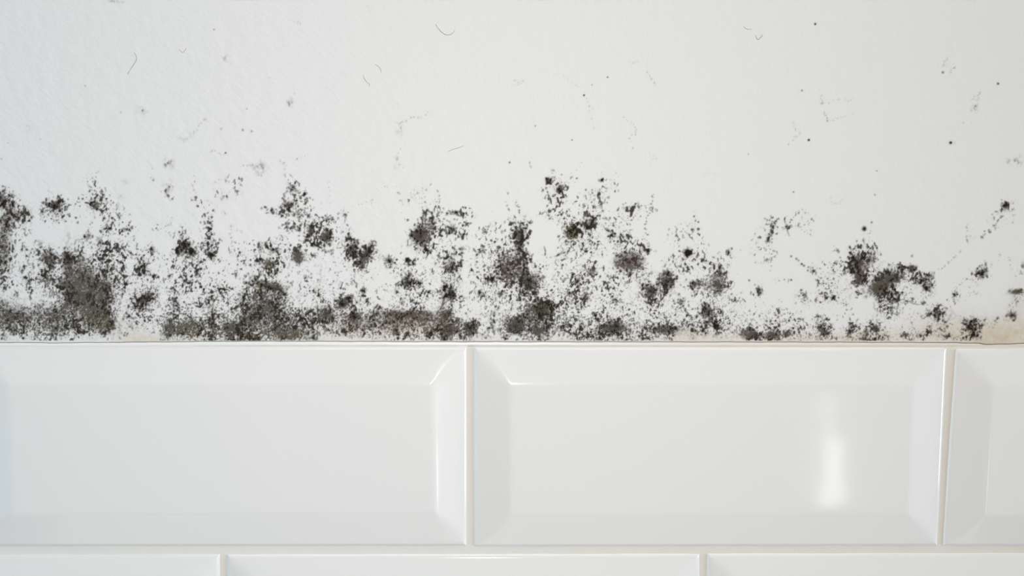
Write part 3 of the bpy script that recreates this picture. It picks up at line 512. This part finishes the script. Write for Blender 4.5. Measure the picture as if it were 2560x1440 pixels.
# ---------------------------------------------------------------- single colonies, each a thing
SPOT, PATCH = 'mould_spot', 'mould_patch'
COL = [
    (2038, 60, 7, 7, SPOT, 'tiny black mould dot on clean paint near the upper right, highest of the dots', 'mould spot'),
    (2495, 209, 8, 8, SPOT, 'small dark grey oval mould dot on clean paint close to the right frame edge', 'mould spot'),
    (2377, 357, 11, 10, SPOT, 'dark brown mould dot with a tan halo on clean paint at upper right', 'mould spot'),
    (2022, 350, 6, 6, SPOT, 'tiny black mould dot just right of a faint loop of grey specks', 'mould spot'),
    (2005, 226, 6, 6, SPOT, 'tiny grey mould dot left of the faint loop of specks', 'mould spot'),
    (420, 408, 14, 14, SPOT, 'small grey mould dot with blurred olive halo above the band at left', 'mould spot'),
    (356, 276, 15, 18, SPOT, 'faint olive-tan mould dot with a soft halo on clean paint at upper left', 'mould spot'),
    (2160, 572, 8, 8, SPOT, 'blue-grey round mould dot hovering above the right-hand pair of dense patches', 'mould spot'),
    (2179, 556, 5, 5, SPOT, 'tiny dark mould dot touching no other, right above the blue-grey round dot', 'mould spot'),
    (2187, 487, 5, 5, SPOT, 'tiny grey mould dot alone, well above the blue-grey round dot', 'mould spot'),
    (1984, 480, 5, 5, SPOT, 'tiny grey mould dot alone above the dark curved twig of mould', 'mould spot'),
    (1338, 315, 5, 5, SPOT, 'tiny dark mould dot alone on the clean paint at the middle of the wall', 'mould spot'),
    (1461, 238, 6, 7, SPOT, 'small dark mould dot on a hairline string of specks at upper middle', 'mould spot'),
    (535, 74, 5, 5, SPOT, 'tiny brownish mould dot near the top of the wall at left', 'mould spot'),
    (1720, 632, 12, 12, SPOT, 'round jet-black mould spot with crisp edge above the right-hand tile', 'mould spot'),
    (1746, 573, 6, 6, SPOT, 'small dark mould dot, right one of the two above the jet-black round spot', 'mould spot'),
    (1730, 574, 6, 7, SPOT, 'small dark mould dot, left one of the two above the jet-black round spot', 'mould spot'),
    (138, 514, 34, 30, PATCH, 'branching dark mould colony standing clear above the band at the far left', 'mould patch'),
    (238, 511, 28, 28, PATCH, 'star-shaped dark mould colony, second clear one from the left above the band', 'mould patch'),
    (14, 530, 44, 62, PATCH, 'dark branching mould patch cut by the left frame edge', 'mould patch'),
    (220, 722, 82, 92, PATCH, 'largest dense grey-brown mould smear, above the left tile near its left end', 'mould patch'),
    (121, 646, 32, 26, PATCH, 'soft brown-grey mould patch up and left of the largest smear', 'mould patch'),
    (364, 668, 26, 30, PATCH, 'small tufted dark mould colony right of the largest smear', 'mould patch'),
    (380, 625, 14, 14, PATCH, 'little dark mould blot just above the small tufted colony', 'mould patch'),
    (362, 744, 32, 26, PATCH, 'slanting dark mould patch right of the foot of the largest smear', 'mould patch'),
    (460, 615, 38, 40, PATCH, 'flame-shaped black mould colony above the left half of the left tile', 'mould patch'),
    (529, 638, 20, 16, PATCH, 'little black starburst mould colony at the foot of an upright column of specks', 'mould patch'),
    (458, 822, 60, 28, PATCH, 'olive-brown mould smear resting on the sealant above the left tile', 'mould patch'),
    (732, 469, 22, 18, PATCH, 'spider-like dark mould colony crowning a column of loose specks', 'mould patch'),
    (723, 514, 26, 22, PATCH, 'dark green-grey mould cluster directly below the spider-like colony', 'mould patch'),
    (816, 589, 24, 28, PATCH, 'dark grey mould clump hanging under a looped twig of mould', 'mould patch'),
    (776, 576, 17, 22, PATCH, 'grey mould clump left of the clump under the looped twig', 'mould patch'),
    (681, 622, 22, 18, PATCH, 'dark mould colony with an upright thread on top, above the olive one', 'mould patch'),
    (671, 661, 28, 22, PATCH, 'olive-brown speckled mould clump under the colony with an upright thread', 'mould patch'),
    (745, 641, 26, 24, PATCH, 'smooth round mid-grey mould disc left of the heart-shaped patch', 'mould patch'),
    (902, 633, 48, 44, PATCH, 'heart-shaped dark mould patch with a notch at its top', 'mould patch'),
    (973, 651, 24, 20, PATCH, 'small sunburst mould colony with thin rays and an olive core', 'mould patch'),
    (911, 727, 12, 14, PATCH, 'very small black mould blot above the two blackest blots', 'mould patch'),
    (858, 758, 26, 20, PATCH, 'upper and larger of the two blackest mould blots', 'mould patch'),
    (885, 792, 22, 20, PATCH, 'lower and smaller of the two blackest mould blots', 'mould patch'),
    (676, 716, 48, 18, PATCH, 'black ridge-like mould streak on the upper rim of a broad speckled area', 'mould patch'),
    (1054, 588, 46, 52, PATCH, 'brown-black mould colony with a bushy top above the middle joint area', 'mould patch'),
    (1132, 531, 24, 10, PATCH, 'short horizontal dash of black mould above a faint olive starburst', 'mould patch'),
    (1134, 574, 18, 20, PATCH, 'faint olive starburst mould colony under the horizontal black dash', 'mould patch'),
    (1150, 622, 24, 11, PATCH, 'pair of small dark mould blots side by side under the faint olive starburst', 'mould patch'),
    (1020, 706, 34, 30, PATCH, 'dark starburst mould colony with a bright speckled centre left of the middle', 'mould patch'),
    (1128, 664, 26, 30, PATCH, 'loose tan-brown mould tuft above the starburst with a black centre', 'mould patch'),
    (1126, 737, 28, 28, PATCH, 'starburst mould colony with a black centre above the bottom brown haze', 'mould patch'),
    (1175, 820, 28, 28, PATCH, 'round starburst mould colony right above the joint between the two large tiles', 'mould patch'),
    (1126, 830, 26, 24, PATCH, 'ragged dark mould colony just left of the one above the tile joint', 'mould patch'),
    (1040, 788, 90, 20, PATCH, 'long flat brown mould haze lying parallel to the tile edge', 'mould patch'),
    (1264, 655, 46, 46, PATCH, 'dense purplish-brown mould patch in the middle of the band', 'mould patch'),
    (1298, 582, 24, 40, PATCH, 'upright dark olive mould plume above the dense purplish-brown patch', 'mould patch'),
    (1326, 704, 34, 28, PATCH, 'black-grey mould clump below right of the dense purplish-brown patch', 'mould patch'),
    (1353, 771, 40, 26, PATCH, 'broad oval blackish-olive mould clump above the left half of the right tile', 'mould patch'),
    (1290, 815, 32, 24, PATCH, 'dark mould clump low down and left of the broad oval one', 'mould patch'),
    (1376, 452, 16, 13, PATCH, 'highest small brownish mould clump on the middle hump of the band', 'mould patch'),
    (1403, 471, 17, 15, PATCH, 'purplish mould clump just below right of the highest small clump', 'mould patch'),
    (1430, 582, 28, 28, PATCH, 'dark green mould clump below the middle hump of scattered flecks', 'mould patch'),
    (1574, 654, 46, 30, PATCH, 'smooth purplish-grey oval mould blotch left of the jet-black round spot', 'mould patch'),
    (1580, 516, 28, 9, PATCH, 'short olive mould streak rising to the right above the smooth oval blotch', 'mould patch'),
    (1664, 701, 28, 34, PATCH, 'grey-brown mould patch below left of the jet-black round spot', 'mould patch'),
    (1627, 727, 24, 22, PATCH, 'soft grey mould patch with a dark centre below the smooth oval blotch', 'mould patch'),
    (1792, 704, 36, 38, PATCH, 'curved grey mould patch with a horn-like tip right of the jet-black round spot', 'mould patch'),
    (1770, 780, 26, 28, PATCH, 'grey mould patch low above the right tile, beneath the horned curved patch', 'mould patch'),
    (1541, 817, 34, 22, PATCH, 'dark-centred mould clump near the tile edge right of the broad oval one', 'mould patch'),
    (1670, 824, 48, 16, PATCH, 'long low black mould streak along the tile edge below the grey-brown patch', 'mould patch'),
    (1870, 834, 24, 18, PATCH, 'smooth brown-grey round mould blot resting on the sealant', 'mould patch'),
    (1900, 729, 17, 18, PATCH, 'small olive-yellow starburst mould colony right of the horned patch', 'mould patch'),
    (1838, 752, 14, 10, PATCH, 'tiny olive mould starlet between the horned patch and the olive-yellow starburst', 'mould patch'),
    (1966, 565, 12, 28, PATCH, 'thin dark curved twig of mould on clean paint at right', 'mould patch'),
    (1932, 578, 20, 40, PATCH, 'slanting string of dark mould clots left of the thin curved twig', 'mould patch'),
    (2032, 676, 12, 12, PATCH, 'elongated dark clot ending a falling chain of mould dots', 'mould patch'),
    (2148, 664, 42, 56, PATCH, 'left one of the right-hand pair of dense mould patches, with a speckled crown', 'mould patch'),
    (2216, 705, 50, 38, PATCH, 'blurred dark olive-grey mould smear, right one of the right-hand pair', 'mould patch'),
    (2279, 666, 18, 13, PATCH, 'small dark mould tuft above the right end of the blurred smear', 'mould patch'),
    (2314, 705, 32, 28, PATCH, 'branching mould colony like twigs right of the blurred smear', 'mould patch'),
    (2340, 784, 30, 18, PATCH, 'dark knotted mould twig below the branching colony', 'mould patch'),
    (2455, 684, 26, 26, PATCH, 'lone dark starburst mould colony on pale paint near the right edge', 'mould patch'),
    (2515, 514, 20, 26, PATCH, 'purplish spider-shaped mould colony high up near the right edge', 'mould patch'),
    (2060, 824, 30, 26, PATCH, 'dark twin-lobed mould clump on the tile edge below the falling chain of dots', 'mould patch'),
    (2122, 828, 14, 26, PATCH, 'narrow upright dark mould tuft right of the twin-lobed clump', 'mould patch'),
    (2189, 820, 18, 18, PATCH, 'dark blurred mould blot with a soft top, below the blurred smear', 'mould patch'),
    (2162, 834, 16, 14, PATCH, 'low dark mould clot touching the left side of the blurred blot', 'mould patch'),
    (2542, 732, 26, 16, PATCH, 'flat olive mould smudge cut by the right frame edge', 'mould patch'),
    (2531, 788, 18, 14, PATCH, 'dark blurred mould blot below the flat olive smudge at the right edge', 'mould patch'),
    (2432, 818, 38, 34, PATCH, 'loose cluster of short black mould strokes above the far right tile', 'mould patch'),
    (2370, 166, 26, 26, PATCH, 'faint ring of grey specks high on the clean paint at right', 'mould patch'),
    (2440, 254, 20, 32, PATCH, 'faint upright cluster of grey specks below the small dark oval dot', 'mould patch'),
    (2094, 272, 52, 44, PATCH, 'faint loop of grey specks opening to the right on the clean paint', 'mould patch'),
    (1985, 338, 28, 36, PATCH, 'faint crooked chain of grey specks left of a tiny black dot', 'mould patch'),
    (1576, 334, 26, 46, PATCH, 'zigzag chain of tiny specks on clean paint above the middle hump', 'mould patch'),
    (1020, 305, 58, 40, PATCH, 'faint T-shaped string of specks on clean paint left of the middle', 'mould patch'),
    (484, 328, 42, 40, PATCH, 'faint slanting brownish cluster of specks on clean paint at left', 'mould patch'),
    (725, 245, 16, 34, PATCH, 'faint grey tuft with a thin upright tail on clean paint at left', 'mould patch'),
    (2535, 400, 26, 20, PATCH, 'faint blurred grey patch on clean paint at the right frame edge', 'mould patch'),
]
jag = (n_cl - .5) * .45 + (n_spk - .5) * .25
owner = np.full((MH, MW), -1, np.int32); best = np.full((MH, MW), 1.0)
for k, (x, y, rx, ry, *_r) in enumerate(COL):
    s = patch(x, y, 1.5 * max(rx, ry))
    d = np.sqrt(((PX[s] - x) / rx) ** 2 + ((PY[s] - y) / ry) ** 2) + (jag[s] if rx > 12 else 0)
    m = d < best[s]
    ow, be = owner[s], best[s]; ow[m] = k; be[m] = d[m]

keep = ALPHA > .018
cell = (keep[:-1, :-1] | keep[1:, :-1] | keep[:-1, 1:] | keep[1:, 1:])
cell_owner = owner[:-1, :-1]
HH = .00005 + .00022 * np.clip(ALPHA * dens, 0, 1)          # film thickness over the paint
vid = np.arange(MH * MW).reshape(MH, MW)
VX, VZ = wx_(PX), wz_(PY)

def film(name, mask, base_x, base_y, label, cat=None, kind=None, group=None):
    r, c = np.nonzero(mask)
    if len(r) < 3: return None
    quads = np.stack([vid[r + 1, c], vid[r + 1, c + 1], vid[r, c + 1], vid[r, c]], 1)
    used, inv = np.unique(quads.ravel(), return_inverse=True)
    ox, oz = wx_(base_x), wz_(base_y)
    co = np.stack([VX.ravel()[used] - ox, -HH.ravel()[used], VZ.ravel()[used] - oz], 1)
    me = mesh_np(name, co, inv.reshape(-1, 4))
    rgba = np.concatenate([colr.reshape(-1, 3)[used], ALPHA.ravel()[used][:, None]], 1).astype(np.float32)
    a = me.attributes.new('growth', 'FLOAT_COLOR', 'POINT'); a.data.foreach_set('color', rgba.ravel())
    o = link(name, me, M_mould, None, label, cat, group, kind); o.location = (ox, 0, oz)
    return o
for k, (x, y, rx, ry, nm, lab, cat) in enumerate(COL):
    film(nm, cell & (cell_owner == k), x, y, lab, cat, group='dots of mould' if nm == SPOT else 'mould colonies')
rowy = PY[:-1, :-1]
film('mould_specks', cell & (cell_owner < 0) & (rowy >= 430), 1280, 650, 'dense band of black and grey mould specks on the paint just above the tiles', 'mould', 'stuff')
film('faint_specks', cell & (cell_owner < 0) & (rowy < 430), 1280, 200, 'few faint grey specks scattered over the cleaner upper paint', 'mould', 'stuff')

# ---------------------------------------------------------------- hairs caught in the paint
def hair(pts, r, label):
    pts = np.array(pts, float)
    tt = np.linspace(0, len(pts) - 1, 6 * len(pts))
    def cr(k):
        i = min(int(k), len(pts) - 2); f = k - i
        p0, p1, p2, p3 = pts[max(i - 1, 0)], pts[i], pts[i + 1], pts[min(i + 2, len(pts) - 1)]
        return .5 * (2 * p1 + (p2 - p0) * f + (2 * p0 - 5 * p1 + 4 * p2 - p3) * f * f + (3 * p1 - p0 - 3 * p2 + p3) * f ** 3)
    C = np.array([cr(k) for k in tt]); T = np.gradient(C, axis=0); T /= np.linalg.norm(T, axis=1)[:, None]
    ox, oz = wx_(C[0, 0]), wz_(C[0, 1]); co = []; m = 6; n = len(C)
    for i in range(n):
        rad = r * (.35 + .65 * math.sin(math.pi * min(1, .12 + .8 * i / n)))
        for k in range(m):
            a = 2 * math.pi * k / m
            nx, ny = -T[i, 1], T[i, 0]
            co.append((wx_(C[i, 0] + nx * rad * math.cos(a)) - ox, -(.6 * r + rad * math.sin(a)) * U, wz_(C[i, 1] + ny * rad * math.cos(a)) - oz))
    q = [(i * m + k, i * m + (k + 1) % m, (i + 1) * m + (k + 1) % m, (i + 1) * m + k) for i in range(n - 1) for k in range(m)]
    o = link('hair', mesh_np('hair', co, q), M_hair, None, label, 'hair', 'hairs stuck in the paint'); o.location = (ox, 0, oz)
hair([(1089, 60), (1095, 70), (1104, 80), (1114, 86.5), (1124, 87), (1133, 82), (1137, 75)], .42, 'thin dark hair curved like a hook, stuck in the paint at top middle')
hair([(335, 131), (341, 140), (341, 150), (334, 162), (326, 174), (319, 186)], .40, 'thin curved hair stuck in the paint at upper left')
hair([(1859, 65), (1863, 70), (1870, 73), (1879, 73)], .36, 'short curved hair at upper right, left one of two short ones')
hair([(1889, 88), (1892, 96), (1896, 99), (1902, 93), (1907, 87)], .40, 'short V-shaped hair at upper right, right one of two short ones')
hair([(908, 188), (911, 196), (917, 205), (924, 210), (923, 217)], .36, 'short bent hair in the paint left of the top middle')
hair([(938, 160), (946, 166), (952, 174), (953, 183)], .34, 'short curved hair above and right of the bent one')
hair([(1120, 379), (1134, 373), (1148, 369), (1160, 364)], .34, 'straight thin tan hair in the paint at the middle of the wall')
hair([(448, 123), (456, 131), (461, 128), (466, 120)], .36, 'small tick-shaped hair in the paint at upper left')
